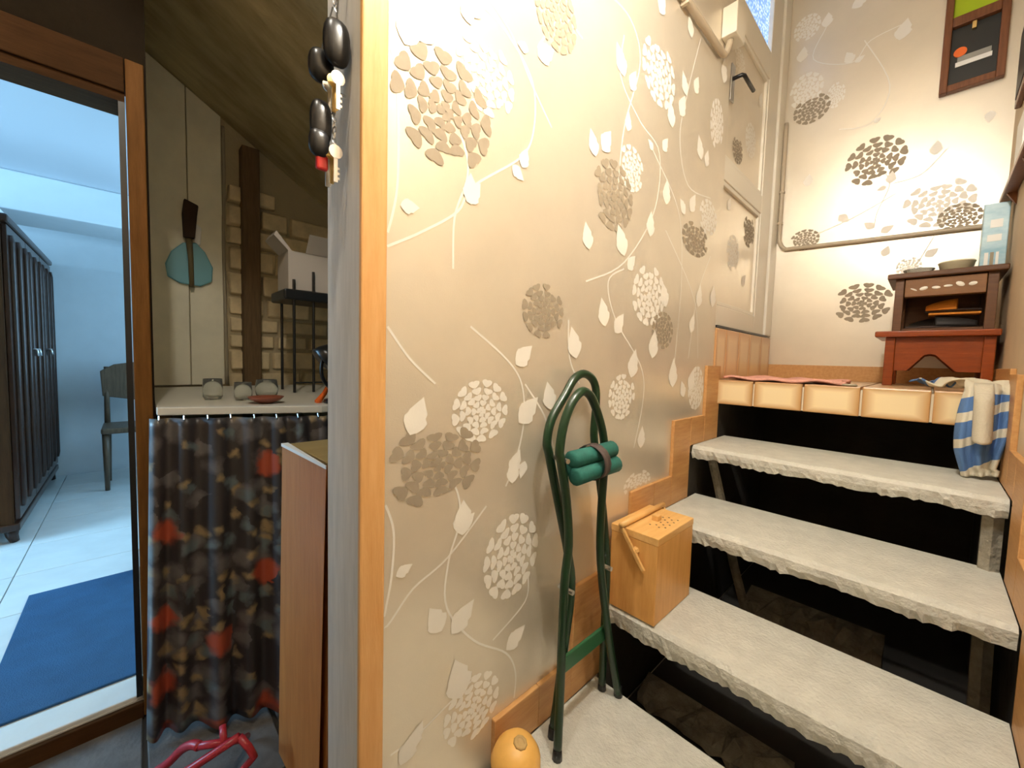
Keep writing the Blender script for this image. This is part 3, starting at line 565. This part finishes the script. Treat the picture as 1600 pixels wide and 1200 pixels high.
# striped towel
def tw(u, v):
    n = .016 * math.sin(u * 15 + v * 3) + .008 * math.sin(u * 31 + 1)
    if v < .36:
        t = v / .36; x0 = .60 + .125 * t; x1 = .70 + .112 * t
        return (x0 + (x1 - x0) * u + .006 * math.sin(v * 40), 1.99 - .12 * t + .03 * (1 - t) * math.sin(u * 6), 1.112 + .016 * math.sin(u * 13 + v * 22) * (.4 + .6 * math.sin(t * 3.1)) + .008 * t)
    t = (v - .36) / .64
    if t < .12:
        a = t / .12 * math.pi / 2; return (.725 + .088 * u, 1.87 - .032 * math.sin(a) + n * .3 * t / .12, 1.096 + .022 * math.cos(a) + .004 * math.sin(u * 13))
    s = (t - .12) / .88; bulge = math.sin(math.pi * min(1, s * 1.05))
    xl = .725 - .012 * bulge + .035 * max(0, s - .7) ; xr = .813 - .035 * max(0, s - .55) * (1 if s < .93 else .4)
    return (xl + (xr - xl) * u, 1.836 - .035 * bulge * (1 - (2 * u - 1) ** 2 * .5) + n * .7 * (1 - .3 * s), 1.094 - .255 * s + .015 * (u - .5) * s)
tl = tag(MB().grid(30, 80, tw, lambda u, v: (u, v + .10 * (u - .4) * (1 if v > .45 else 0))).build('towel', M_towel, None, smooth=True, solid=.004), 'blue and cream striped towel draped over the landing edge beside the right wall', 'towel')
def fd(u, v):
    a = (u - .5) * math.pi; s = v
    return (.762 + .018 * math.sin(a) + .004 * s, 1.803 - .030 * math.sin(min(1, s * 2.5) * math.pi / 2) * math.cos(a) - .008 * s + .03 * (1 - min(1, s * 4)), 1.118 - .165 * s - .01 * math.cos(a) * s)
MB().grid(14, 24, fd).build('hanging_fold', mat('towel_cream', (.62, .57, .45), .95, bump=.3, bscale=150), tl, smooth=True, solid=.004)

# footstool and dark stand
fs = thing('footstool', 'small orange varnished wooden footstool with arched apron standing on the landing', 'footstool', (.655, 2.36, 1.088))
MB().box(.484, .815, 2.20, 2.53, 1.283, 1.307).build('seat', M_orangewood, fs, bevel=.005)
for x in (.516, .776):
    for y in (2.225, 2.475): MB().box(x, x + .030, y, y + .030, 1.0885, 1.283).build('leg', M_orangewood, fs, bevel=.003)
for y in (2.234, 2.487): MB().prism([(.546, 1.283), (.776, 1.283), (.776, 1.150), (.715, 1.150), (.66, 1.213), (.645, 1.216), (.63, 1.213), (.585, 1.150), (.546, 1.150)], 'y', y, y + .012).build('apron', M_orangewood, fs, bevel=.001)
for x in (.522, .782): MB().box(x, x + .012, 2.255, 2.475, 1.17, 1.283).build('side_apron', M_orangewood, fs, bevel=.001)
sd = thing('bedside_stand', 'dark wooden stand with a motif drawer and open shelf stacked on the footstool', 'stand', (.665, 2.36, 1.307))
MB().box(.508, .818, 2.205, 2.52, 1.512, 1.533).build('top', M_darkwood, sd, bevel=.004)
for x in (.532, .772):
    for y in (2.225, 2.475): MB().box(x, x + .026, y, y + .026, 1.3075, 1.512).build('post', M_darkwood, sd, bevel=.002)
MB().box(.536, .796, 2.495, 2.501, 1.33, 1.512).build('back_panel', M_darkwood, sd)
for x in (.536, .79): MB().box(x, x + .008, 2.251, 2.475, 1.43, 1.512).build('side_panel', M_darkwood, sd)
MB().box(.558, .772, 2.24, 2.49, 1.3075, 1.318).build('shelf', M_darkwood, sd)
dr = MB().box(.560, .770, 2.222, 2.26, 1.440, 1.508).build('drawer', M_drawer, sd, bevel=.002)
for i, (x, z, w_, h_, r) in enumerate(((.585, 1.468, .022, .006, .5), (.612, 1.470, .024, .014, -.3), (.645, 1.470, .024, .012, .1), (.676, 1.473, .024, .009, 0), (.706, 1.477, .026, .016, .6), (.737, 1.475, .022, .014, -.2))):
    MB().lathe([(1, 0), (.7, .6), (.2, 1)], (0, 0, 0), 10).build('motif', M_shell, dr)
    o = [c for c in dr.children][-1]; o.scale = (w_ / 2, .0025, h_ / 2)
    o.data.transform(Matrix.Rotation(math.radians(90), 4, 'X')); o.rotation_euler = (0, r, 0); o.location = Vector((x, 2.222, z)) - W[dr.name]
def slipper(name, mt, label, cat, x, y, z, ln, yaw, up=True):
    R = Matrix.Rotation(yaw, 3, 'Z'); root = thing(name, label, cat, (x, y, z))
    def fn(u, v):
        a = v * 2 * math.pi; t = u; wv = .036 * (math.sin(math.pi * (.08 + .9 * t)) ** .5) * (1 + .2 * math.sin(t * 5)); return R @ Vector(((t - .5) * ln, wv * math.cos(a), .007 + .007 * math.sin(a))) + Vector((x, y, z))
    MB().grid(16, 12, fn).build('sole', M_brown, root, smooth=True)
    def fu(u, v):
        a = math.pi * v; t = .42 + .56 * u; wv = .036 * (math.sin(math.pi * (.08 + .9 * t)) ** .5); hh = .042 * (1 - .55 * u * u)
        return R @ Vector(((t - .5) * ln, wv * math.cos(a), .010 + hh * math.sin(a))) + Vector((x, y, z))
    MB().grid(14, 14, fu).build('upper', mt, root, smooth=True, solid=.005)
    return root
slipper('black_shoe', M_blackfab, 'black slipper lying on the lower shelf of the dark stand', 'shoe', .665, 2.34, 1.319, .20, math.radians(4))
slipper('black_shoe', M_blackfab, 'dark slipper pushed to the left on the lower shelf of the stand', 'shoe', .645, 2.445, 1.319, .15, math.radians(170))
sho = slipper('orange_slipper', M_orangefab, 'orange slipper lying on top of the black one in the stand', 'slipper', .695, 2.335, 1.382, .15, math.radians(176))
MB().box(.63, .768, 2.30, 2.37, 1.373, 1.381).build('insole', M_orangefab, sho, bevel=.002)
ct = thing('drink_carton', 'tall light blue patterned carton standing on the dark stand', 'carton', (.785, 2.36, 1.533))
MB().box(.752, .815, 2.33, 2.39, 1.534, 1.778).build('body', M_bluecarton, ct, bevel=.003)
for x0, x1, z0, z1, mm in ((.762, .772, 1.545, 1.60, M_white), (.776, .785, 1.545, 1.60, M_cable), (.79, .797, 1.545, 1.60, M_white), (.765, .80, 1.64, 1.665, M_white), (.77, .80, 1.69, 1.72, M_white)):
    MB().box(x0, x1, 2.3288, 2.3298, z0, z1).build('print', mm, ct)
MB().box(.752, .815, 2.356, 2.364, 1.778, 1.786).build('top_fold', M_bluecarton, ct)
tub = tag(MB().lathe([(.040, 0), (.050, .045), (.052, .046), (.050, .05), (.047, .047), (.038, .006)], (.695, 2.36, 1.5335), 28).build('plastic_tub', M_milk, smooth=True), 'pale yellow plastic tub next to the blue carton on the stand', 'tub')
tag(MB().lathe([(.030, 0), (.046, .026), (.047, .028), (.044, .027), (.028, .004)], (.592, 2.33, 1.5335), 28).build('glass_dish', M_glass, smooth=True), 'shallow clear dish at the left end of the stand top', 'dish')

# ================================================================ WALL FITTINGS
dp = thing('display_frame', 'mahogany wall frame with a lime card above a black card, on the back wall', 'frame', (.69, 2.645, 2.384))
for a, b, c, d in ((.597, .622, 2.384, 3.0), (.760, .785, 2.384, 3.0), (.622, .760, 2.384, 2.412), (.622, .760, 2.655, 2.695), (.622, .760, 2.975, 3.0)): MB().box(a, b, 2.632, 2.6665, c, d).build('rail', M_frame, dp, bevel=.003)
MB().box(.622, .760, 2.655, 2.664, 2.412, 2.655).build('black_card', M_card, dp)
MB().box(.622, .760, 2.655, 2.664, 2.695, 2.975).build('lime_card', M_lime, dp)
MB().box(.640, .745, 2.651, 2.6545, 2.488, 2.507).build('white_strip', M_white, dp)
MB().box(.645, .742, 2.652, 2.6545, 2.507, 2.53).build('grey_strip', mat('grey_print', (.35, .34, .3), .6), dp)
MB().lathe([(.020, 0), (.020, .004)], (.652, 2.6545, 2.548), 18, Matrix.Rotation(math.radians(90), 3, 'X')).build('orange_disc', M_orange, dp)
MB().box(.680, .694, 2.640, 2.655, 2.625, 2.655).build('clasp', M_brass, dp, bevel=.002)
cb = thing('conduit', 'beige conduit pipe bending down and running across the back wall', 'conduit', (.4, 2.655, 1.77))
MB().tube(smooth_path([(.014, 2.655, 2.50), (.015, 2.655, 2.2), (.016, 2.655, 1.90), (.022, 2.655, 1.845), (.045, 2.655, 1.812), (.085, 2.655, 1.806), (.4, 2.655, 1.792), (.824, 2.655, 1.776)], 5), .0105, 12).build('pipe', M_conduit, cb, smooth=True)
for z in (1.95, 2.12): MB().box(.001, .028, 2.642, 2.6665, z, z + .012).build('clip', M_conduit, cb, bevel=.002)
cl_ = thing('conduit', 'beige conduit pipe running high along the flowered wall to a box', 'conduit', (.015, 1.2, 2.35))
MB().tube(smooth_path([(.016, .5, 2.35), (.016, 1.0, 2.352), (.016, 1.5, 2.356), (.016, 1.67, 2.358), (.02, 1.71, 2.375), (.024, 1.735, 2.43)], 5), .0125, 12).build('pipe', M_conduit, cl_, smooth=True)
for y in (1.34,): MB().box(.001, .03, y, y + .014, 2.335, 2.37).build('clip', M_conduit, cl_, bevel=.002)
sb = thing('junction_box', 'white wall box with a dark side at the end of the high conduit', 'box', (.03, 1.755, 2.43))
MB().box(.001, .056, 1.70, 1.80, 2.432, 2.545).build('body', M_whitepaint, sb, bevel=.004)
MB().box(.012, .050, 1.8005, 1.806, 2.445, 2.535).build('cover', M_black, sb, bevel=.002)
rs = thing('wall_shelf', 'narrow brown wooden ledge on the right wall beside the landing', 'shelf', (.81, 2.2, 1.80))
MB().box(.792, .8245, 1.80, 2.44, 1.80, 1.82).build('board', M_frame, rs, bevel=.003)
for y in (1.95, 2.3): MB().prism([(.8245, 1.80), (.80, 1.80), (.8245, 1.755)], 'y', y, y + .015).build('bracket', M_frame, rs)
tag(MB().box(.794, .822, 1.93, 2.09, 1.8205, 1.95).build('white_packet', M_white, bevel=.004), 'white packet standing on the brown ledge at the right edge', 'packet')
pf = thing('picture', 'dark framed picture hanging on the right wall above the ledge', 'picture', (.815, 2.33, 2.15))
MB().box(.808, .8245, 2.20, 2.47, 2.16, 2.44).build('frame', M_frame, pf, bevel=.003)
MB().box(.806, .8085, 2.225, 2.445, 2.185, 2.415).build('print', M_card, pf)

# ================================================================ KEYS ON THE PLANK
def keys(label, hook, fobs, kz, red, group):
    x, y, z = hook; r = thing('key_bunch', label, 'keys', (x, .2, kz), group)
    MB().tube([(x, .269, z + .01), (x, .25, z + .01), (x, .243, z + .018)], .002, 6).build('hook', M_steel, r)
    n = 20; ring = [(x, .25 - .0 + .014 * math.sin(a) * .3, z - .012 + .015 * math.cos(a)) for a in [0]]
    MB().tube([(x + .013 * math.sin(2*math.pi*k/n), .250, z - .010 + .015 * math.cos(2*math.pi*k/n)) for k in range(n + 1)], .0012, 6).build('ring', M_steel, r, smooth=True)
    for k in range(7):
        a = k * .009; MB().tube([(x + .002 + .003 * math.cos(2*math.pi*i/10 + k*1.57) , .25 - .003 * math.sin(k*1.57) * math.cos(2*math.pi*i/10), z - .026 - a + .006 * math.sin(2*math.pi*i/10)) for i in range(11)], .0010, 5).build('chain_link', M_steel, r)
    for fx, fy, fz, a, b, c in fobs:
        f = MB().ball((fx, fy, fz), a, b, c, 18, lambda q: Vector((q.x, math.copysign(abs(q.y) ** .7, q.y), math.copysign(abs(q.z) ** .75, q.z)))).build('fob', M_lampblk, r, smooth=True)
        MB().tube([(fx, fy, fz + c * .95), (fx, .25, z - .02)], .0012, 5).build('cord', M_black, r)
    for k, (dx, dy) in enumerate(((.006, .012), (.018, .016), (-.012, .01))):
        kx, ky = x + dx, .238 + dy * .5
        kk = MB().lathe([(.011, 0), (.011, .002)], (kx, ky, kz + .05), 14, Matrix.Rotation(math.radians(90 ), 3, 'Y') )
        kk.box(kx, kx + .002, ky - .003, ky + .003, kz + .002, kz + .04)
        for q in range(3): kk.box(kx, kx + .002, ky + .003, ky + .006, kz + .006 + q * .008, kz + .010 + q * .008)
        kk.build('key', M_steel if k else M_brass, r)
    if red: MB().box(-.066, -.056, .222, .240, 1.452, 1.478).build('red_tag', mat('red_plastic', (.6, .02, .02), .3), r, bevel=.003)
keys('black key fobs hanging from the plank, the upper bunch', (-.05, .25, 1.74), ((-.040, .247, 1.648, .014, .021, .036), (-.066, .232, 1.618, .014, .020, .026)), 1.54, False, 'key bunches on the plank')
keys('lower bunch of keys with a black fob and a red tag', (-.06, .25, 1.575), ((-.062, .230, 1.527, .012, .017, .036), (-.058, .226, 1.492, .011, .016, .022)), 1.43, True, 'key bunches on the plank')
# ================================================================ NICHE UNDER THE UPPER STAIRS
sh = thing('niche_worktop', 'pale shelf board crossing the dark niche above the floral curtain', 'shelf', (-1.3, .45, 0))
MB().prism([(-.945, .047), (-.765, .46), (-.765, .95), (-1.812, .95), (-1.812, .047)], 'z', .952, .976).build('board', M_shelf, sh, bevel=.003)
for x, y in ((-1.0, .07), (-.80, .92), (-1.79, .08), (-1.79, .92)): MB().box(x - .015, x + .015, y - .015, y + .015, 0, .952).build('leg', M_postdark, sh)
def cu(u, v):
    y = .030 + .50 * u; xb = -.930 + .19 * min(1, u / .82)
    f = math.sin(u * 46 + .8 * math.sin(u * 9)); g = math.sin(u * 21 + 1.3)
    amp = .010 + .012 * v
    pin = (1 - v) ** 3
    return (xb + .022 + amp * f + .012 * v * g + .05 * v + .03 * v * u - .006 * pin, y - .03 * v * (1 - u) + .004 * g * v, .948 - .925 * v)
cur = tag(MB().grid(150, 40, cu, lambda u, v: (u * .62, -.92 * v)).build('curtain', M_curtain, None, smooth=True, solid=.002), 'dark shiny curtain printed with orange roses hanging below the niche shelf', 'curtain')
for k in range(9):
    p = cu(.04 + k * .11, 0); MB().tube([(p[0] - .004, p[1], p[2] - .012), (p[0] + .004, p[1], p[2] - .002), (p[0] - .004, p[1], p[2] + .008)], .002, 6).build('curtain_hook', M_steel, cur)
cp = thing('board_cabinet', 'tall narrow beech veneer cabinet leaning beside the weathered plank', 'cabinet', (-.40, .36, 0))
def cab(mb, x0, x1, y0, y1, z0, z1):
    sft = lambda z: -.062 * (1 - z / .91)
    return mb.hexa([(x0+sft(z0), y0, z0), (x1+sft(z0), y0+.015, z0), (x1+sft(z0), y1, z0), (x0+sft(z0), y1, z0)], [(x0+sft(z1), y0, z1), (x1+sft(z1), y0+.015, z1), (x1+sft(z1), y1, z1), (x0+sft(z1), y1, z1)])
cab(MB(), -.512, -.224, .278, .292, .002, .906).build('front_panel', M_beech, cp, bevel=.001)
cab(MB(), -.512, -.224, .2925, .46, .002, .904).build('carcass', M_beech, cp, bevel=.001)
cab(MB(), -.512, -.224, .2925, .46, .9042, .911).build('top_panel', M_olive, cp, bevel=.001)
cab(MB(), -.513, -.223, .276, .2925, .9062, .914).build('edge_band', M_white, cp)
rd = thing('red_frame', 'red tubular metal frame lying on the floor below the curtain', 'frame', (-.56, .12, 0))
MB().tube(smooth_path([(-.72, .0, .012), (-.672, .04, .06), (-.637, .068, .108), (-.603, .088, .135), (-.58, .10, .14)], 4), .011, 10).build('handle', M_redtube, rd, smooth=True)
MB().tube([(-.64, .02, .035), (-.57, .085, .10), (-.548, .135, .128), (-.531, .178, .15)], .010, 10).build('long_tube', M_redtube, rd, smooth=True)
MB().tube([(-.531, .178, .15), (-.515, .196, .12), (-.506, .206, .095), (-.533, .183, .05), (-.58, .13, .010)], .009, 10).build('bent_tube', M_redtube, rd, smooth=True)
MB().tube([(-.585, .15, .16), (-.553, .148, .138)], .008, 8).build('cross_tube', M_redtube, rd, smooth=True)
MB().tube([(-.58, .10, .14), (-.553, .148, .138), (-.62, .20, .06), (-.68, .22, .012)], .009, 10).build('rear_tube', M_redtube, rd, smooth=True)
MB().tube([(-.64, .02, .035), (-.66, .0, .012)], .010, 10).build('foot', M_redtube, rd, smooth=True)

# wire rack with a tray and an open box
rk = thing('wire_rack', 'black wire rack with a dark tray standing on the niche shelf', 'rack', (-1.30, .64, .976))
for x in (-1.30, -1.50):
    for y in (.518, .76) if x < -1.4 else (.518, .598, .76): MB().tube([(x, y, .9765), (x, y, 1.52 if y > .55 else 1.475)], .006, 8).build('rod', M_black, rk)
MB().box(-1.51, -1.28, .475, .80, 1.385, 1.43).build('tray', M_black, rk, bevel=.008)
MB().tube([(-1.3, .518, 1.02), (-1.3, .76, 1.02)], .004, 6).build('bar', M_black, rk)
ob = thing('open_box', 'white cardboard box with raised flaps on top of the black rack', 'box', (-1.38, .63, 1.4305))
b0 = (-1.49, -1.315, .50, .74, 1.431, 1.60)
x0, x1, y0, y1, z0, z1 = b0
MB().box(x0, x1, y0, y0+.004, z0, z1).build('side', M_carton, ob); MB().box(x0, x1, y1-.004, y1, z0, z1).build('side', M_carton, ob)
MB().box(x0, x0+.004, y0+.004, y1-.004, z0, z1).build('side', M_carton, ob); MB().box(x1-.004, x1, y0+.004, y1-.004, z0, z1).build('side', M_carton, ob)
MB().box(x0, x1, y0, y1, z0-.0004, z0+.004).build('base', M_carton, ob)
MB().prism([(y0, z1), (y0-.055, z1+.055), (y0-.045, z1+.075), (y0+.015, z1+.0)], 'x', x0+.02, x1-.0).build('flap', M_carton, ob)
MB().prism([(x1, z1), (x1+.004, z1), (x1+.06, z1+.07), (x1+.056, z1+.072)], 'y', y0+.07, y1).build('flap', M_carton, ob)
# desk lamp
dl = thing('desk_lamp', 'black gooseneck desk lamp behind the beech cabinet', 'lamp', (-.80, .50, .976))
MB().lathe([(.055, 0), (.055, .012), (.02, .022), (.01, .03)], (-.83, .545, .9765), 24).build('base', M_lampblk, dl, smooth=True)
MB().tube(smooth_path([(-.83, .545, 1.0), (-.80, .50, 1.03), (-.79, .47, 1.07), (-.79, .468, 1.12), (-.79, .485, 1.16)], 6), .006, 8).build('neck', M_lampblk, dl, smooth=True)
MB().lathe([(.050, -.045), (.046, -.02), (.030, .02), (.016, .04), (.012, .045)], (-.79, .505, 1.155), 24, Matrix.Rotation(math.radians(-50), 3, 'X')).build('shade', M_lampblk, dl, smooth=True)
br = thing('paint_brush', 'orange handled brush leaning behind the beech cabinet near the lamp', 'brush', (-.86, .5, .976))
MB().tube([(-.86, .475, .977), (-.86, .50, 1.01), (-.86, .522, 1.055)], [.012, .009, .006], 8).build('handle', M_orange, br, smooth=True)
MB().tube([(-.86, .475, .977), (-.86, .470, .976)], .012, 8).build('tip', M_orange, br)
for i, (x, y, r, h, lb) in enumerate(((-1.13, .205, .030, .075, 'clear glass jar on the niche shelf, leftmost of three'), (-1.06, .285, .028, .065, 'short clear glass tumbler in the middle of the niche shelf'), (-1.12, .372, .036, .07, 'rounded clear glass jar on the niche shelf nearest the rack'))):
    tag(MB().lathe([(r*.8, 0), (r, .012), (r*(1.0 if i < 2 else 1.1), h*.5), (r*.95, h), (r*.92, h), (r*(.97 if i < 2 else 1.07), h*.5), (r*.96, .014), (r*.7, .006)], (x, y, .9765), 24).build('glass_jar', M_glass, smooth=True), lb, 'jar', 'glass jars on the niche shelf')
tag(MB().lathe([(.020, 0), (.045, .012), (.055, .022), (.052, .023), (.04, .014), (.015, .006)], (-.93, .33, .9765), 24).build('dish', mat('red_dish', (.30, .09, .05), .4), smooth=True), 'small reddish dish at the front of the niche shelf', 'dish')
# dustpan and brush on the panels
dpn = thing('dustpan', 'light blue plastic dustpan hanging on the niche wall', 'dustpan', (-1.87, .21, 1.47))
MB().prism([(.118, 1.56), (.125, 1.50), (.17, 1.475), (.25, 1.47), (.295, 1.50), (.300, 1.57), (.27, 1.64), (.235, 1.68), (.185, 1.67), (.14, 1.62)], 'x', -1.884, -1.868).build('pan', M_bluepan, dpn, bevel=.005)
MB().prism([(.228, 1.67), (.252, 1.67), (.258, 1.755), (.240, 1.77), (.224, 1.755)], 'x', -1.884, -1.872).build('handle', M_white, dpn, bevel=.003)
hb = thing('hand_brush', 'dark bristled hand brush hanging in front of the blue dustpan', 'brush', (-1.85, .21, 1.46))
MB().tube([(-1.858, .214, 1.46), (-1.858, .212, 1.60), (-1.856, .206, 1.70)], [.010, .011, .014], 10).build('handle', M_handle, hb, smooth=True)
MB().prism([(.185, 1.69), (.228, 1.69), (.238, 1.80), (.244, 1.85), (.19, 1.87), (.182, 1.80)], 'x', -1.866, -1.83).build('bristles', M_bristle, hb, bevel=.006)
tag(MB().tube(smooth_path([(-1.878, .352, .98), (-1.878, .350, 1.3), (-1.877, .346, 1.7), (-1.878, .352, 2.0), (-1.878, .351, 2.28)], 4), .007, 8).build('cable', M_cable, smooth=True), 'grey cable running down the niche wall beside the dark post', 'cable')

# ================================================================ BLUE ROOM
wd = thing('wardrobe', 'dark glossy mahogany wardrobe with fluted doors in the blue lit room', 'wardrobe', (-3.5, -.80, .062))
MB().box(-4.28, -2.74, -1.10, -.49, .16, 1.80).build('carcass', M_wside, wd, bevel=.006)
MB().box(-4.30, -2.72, -1.12, -.46, 1.80, 1.84).build('cornice', M_wardrobe, wd, bevel=.012)
MB().box(-4.29, -2.73, -1.11, -.47, .14, .18).build('plinth', M_wardrobe, wd, bevel=.006)
for x in (-4.25, -2.80):
    for y in (-1.08, -.53): MB().tube([(x, y + .03, .063), (x, y + .02, .10), (x, y + .02, .15)], [.018, .024, .032], 10).build('foot', M_wardrobe, wd, smooth=True)
for a, b, h in ((-4.27, -3.77, -3.80), (-3.76, -3.26, -3.30), (-3.25, -2.75, -3.20)):
    d = MB().box(a, b, -.489, -.470, .20, 1.79).build('door', M_wardrobe, wd, bevel=.003)
    for k in range(3):
        xx = a + .06 + k * (b - a - .12) / 2; MB().tube([(xx, -.472, .26), (xx, -.466, .30), (xx, -.466, 1.70), (xx, -.472, 1.74)], .016, 8).build('flute', M_wardrobe, d, smooth=True)
    MB().tube([(h, -.47, 1.13), (h, -.435, 1.13), (h, -.43, 1.09)], .008, 8).build('handle', M_steel, d, smooth=True)
tag(MB().prism([(-2.98, 1.8405), (-2.76, 1.8405), (-2.76, 1.868), (-2.80, 1.885), (-2.94, 1.885), (-2.98, 1.868)], 'y', -.72, -.50).build('folded_blanket', M_white, bevel=.006), 'white folded blanket lying on top of the wardrobe', 'blanket')
ch = thing('wooden_chair', 'brown wooden chair with panel backrest standing against the pale room wall', 'chair', (-3.85, .03, .062))
MB().box(-3.98, -3.60, -.19, .22, .50, .545).build('seat', M_chair, ch, bevel=.012)
for x in (-3.64, -3.95):
    for y in (-.165, .195): MB().tube([(x, y, .0625), (x, y, .30), (x, y, .50)], [.014, .019, .022], 8).build('leg', M_chair, ch, smooth=True)
for y in (-.165, .195): MB().tube([(-3.965, y, .54), (-4.0, y, .80), (-4.02, y, 1.0)], [.018, .017, .014], 8).build('back_post', M_chair, ch, smooth=True)
MB().prism([(-.19, .76), (.22, .68), (.24, .97), (.16, 1.03), (.02, 1.045), (-.12, 1.02), (-.20, .965)], 'x', -4.015, -3.985).build('backrest', M_chair, ch, bevel=.006)
MB().box(-3.95, -3.64, -.17, -.15, .45, .50).build('rail', M_chair, ch)
tag(MB().box(-1.985, -1.115, -.352, -.012, .0625, .071).build('rug', M_rug, bevel=.003), 'deep blue runner rug on the pale tiles inside the doorway', 'rug')

# ================================================================ LAMPS (above the frame)
def pendant(label, x, y, z, strength, r=.030, shade=0):
    t = thing('pendant_lamp', label, 'lamp', (x, y, z - .06))
    MB().tube([(x, y, H - .001), (x, y, z + .11)], .004, 6).build('cord', M_black, t)
    MB().lathe([(.05, 0), (.045, .02), (.01, .03)], (x, y, H - .031), 20).build('ceiling_rose', M_white, t, smooth=True)
    MB().lathe([(.018, 0), (.018, .07), (.012, .078)], (x, y, z + .036), 16).build('socket', M_black, t, smooth=True)
    if shade: MB().lathe([(shade, .012), (shade * .93, .045), (shade * .6, .085), (.02, .105), (.018, .10), (shade * .58, .08), (shade * .9, .04), (shade * .97, .012), (shade, .012)], (x, y, z), 40, caps=False).build('lamp_shade', M_white, t, smooth=True)
    MB().ball((x, y, z), r, r, r * 1.15, 16).build('bulb', mat('warm_bulb_%d' % int(strength), (1.0, .95, .85), .5, emit=strength), t, smooth=True)
pendant('warm bulb under a wide white shade hanging over the concrete stairs', .53, .54, 2.36, LAMP_STAIRS, .030, .2)
pendant('bare warm bulb hanging in the corridor near the niche', .30, -.10, 2.81, LAMP_CORRIDOR, .030)
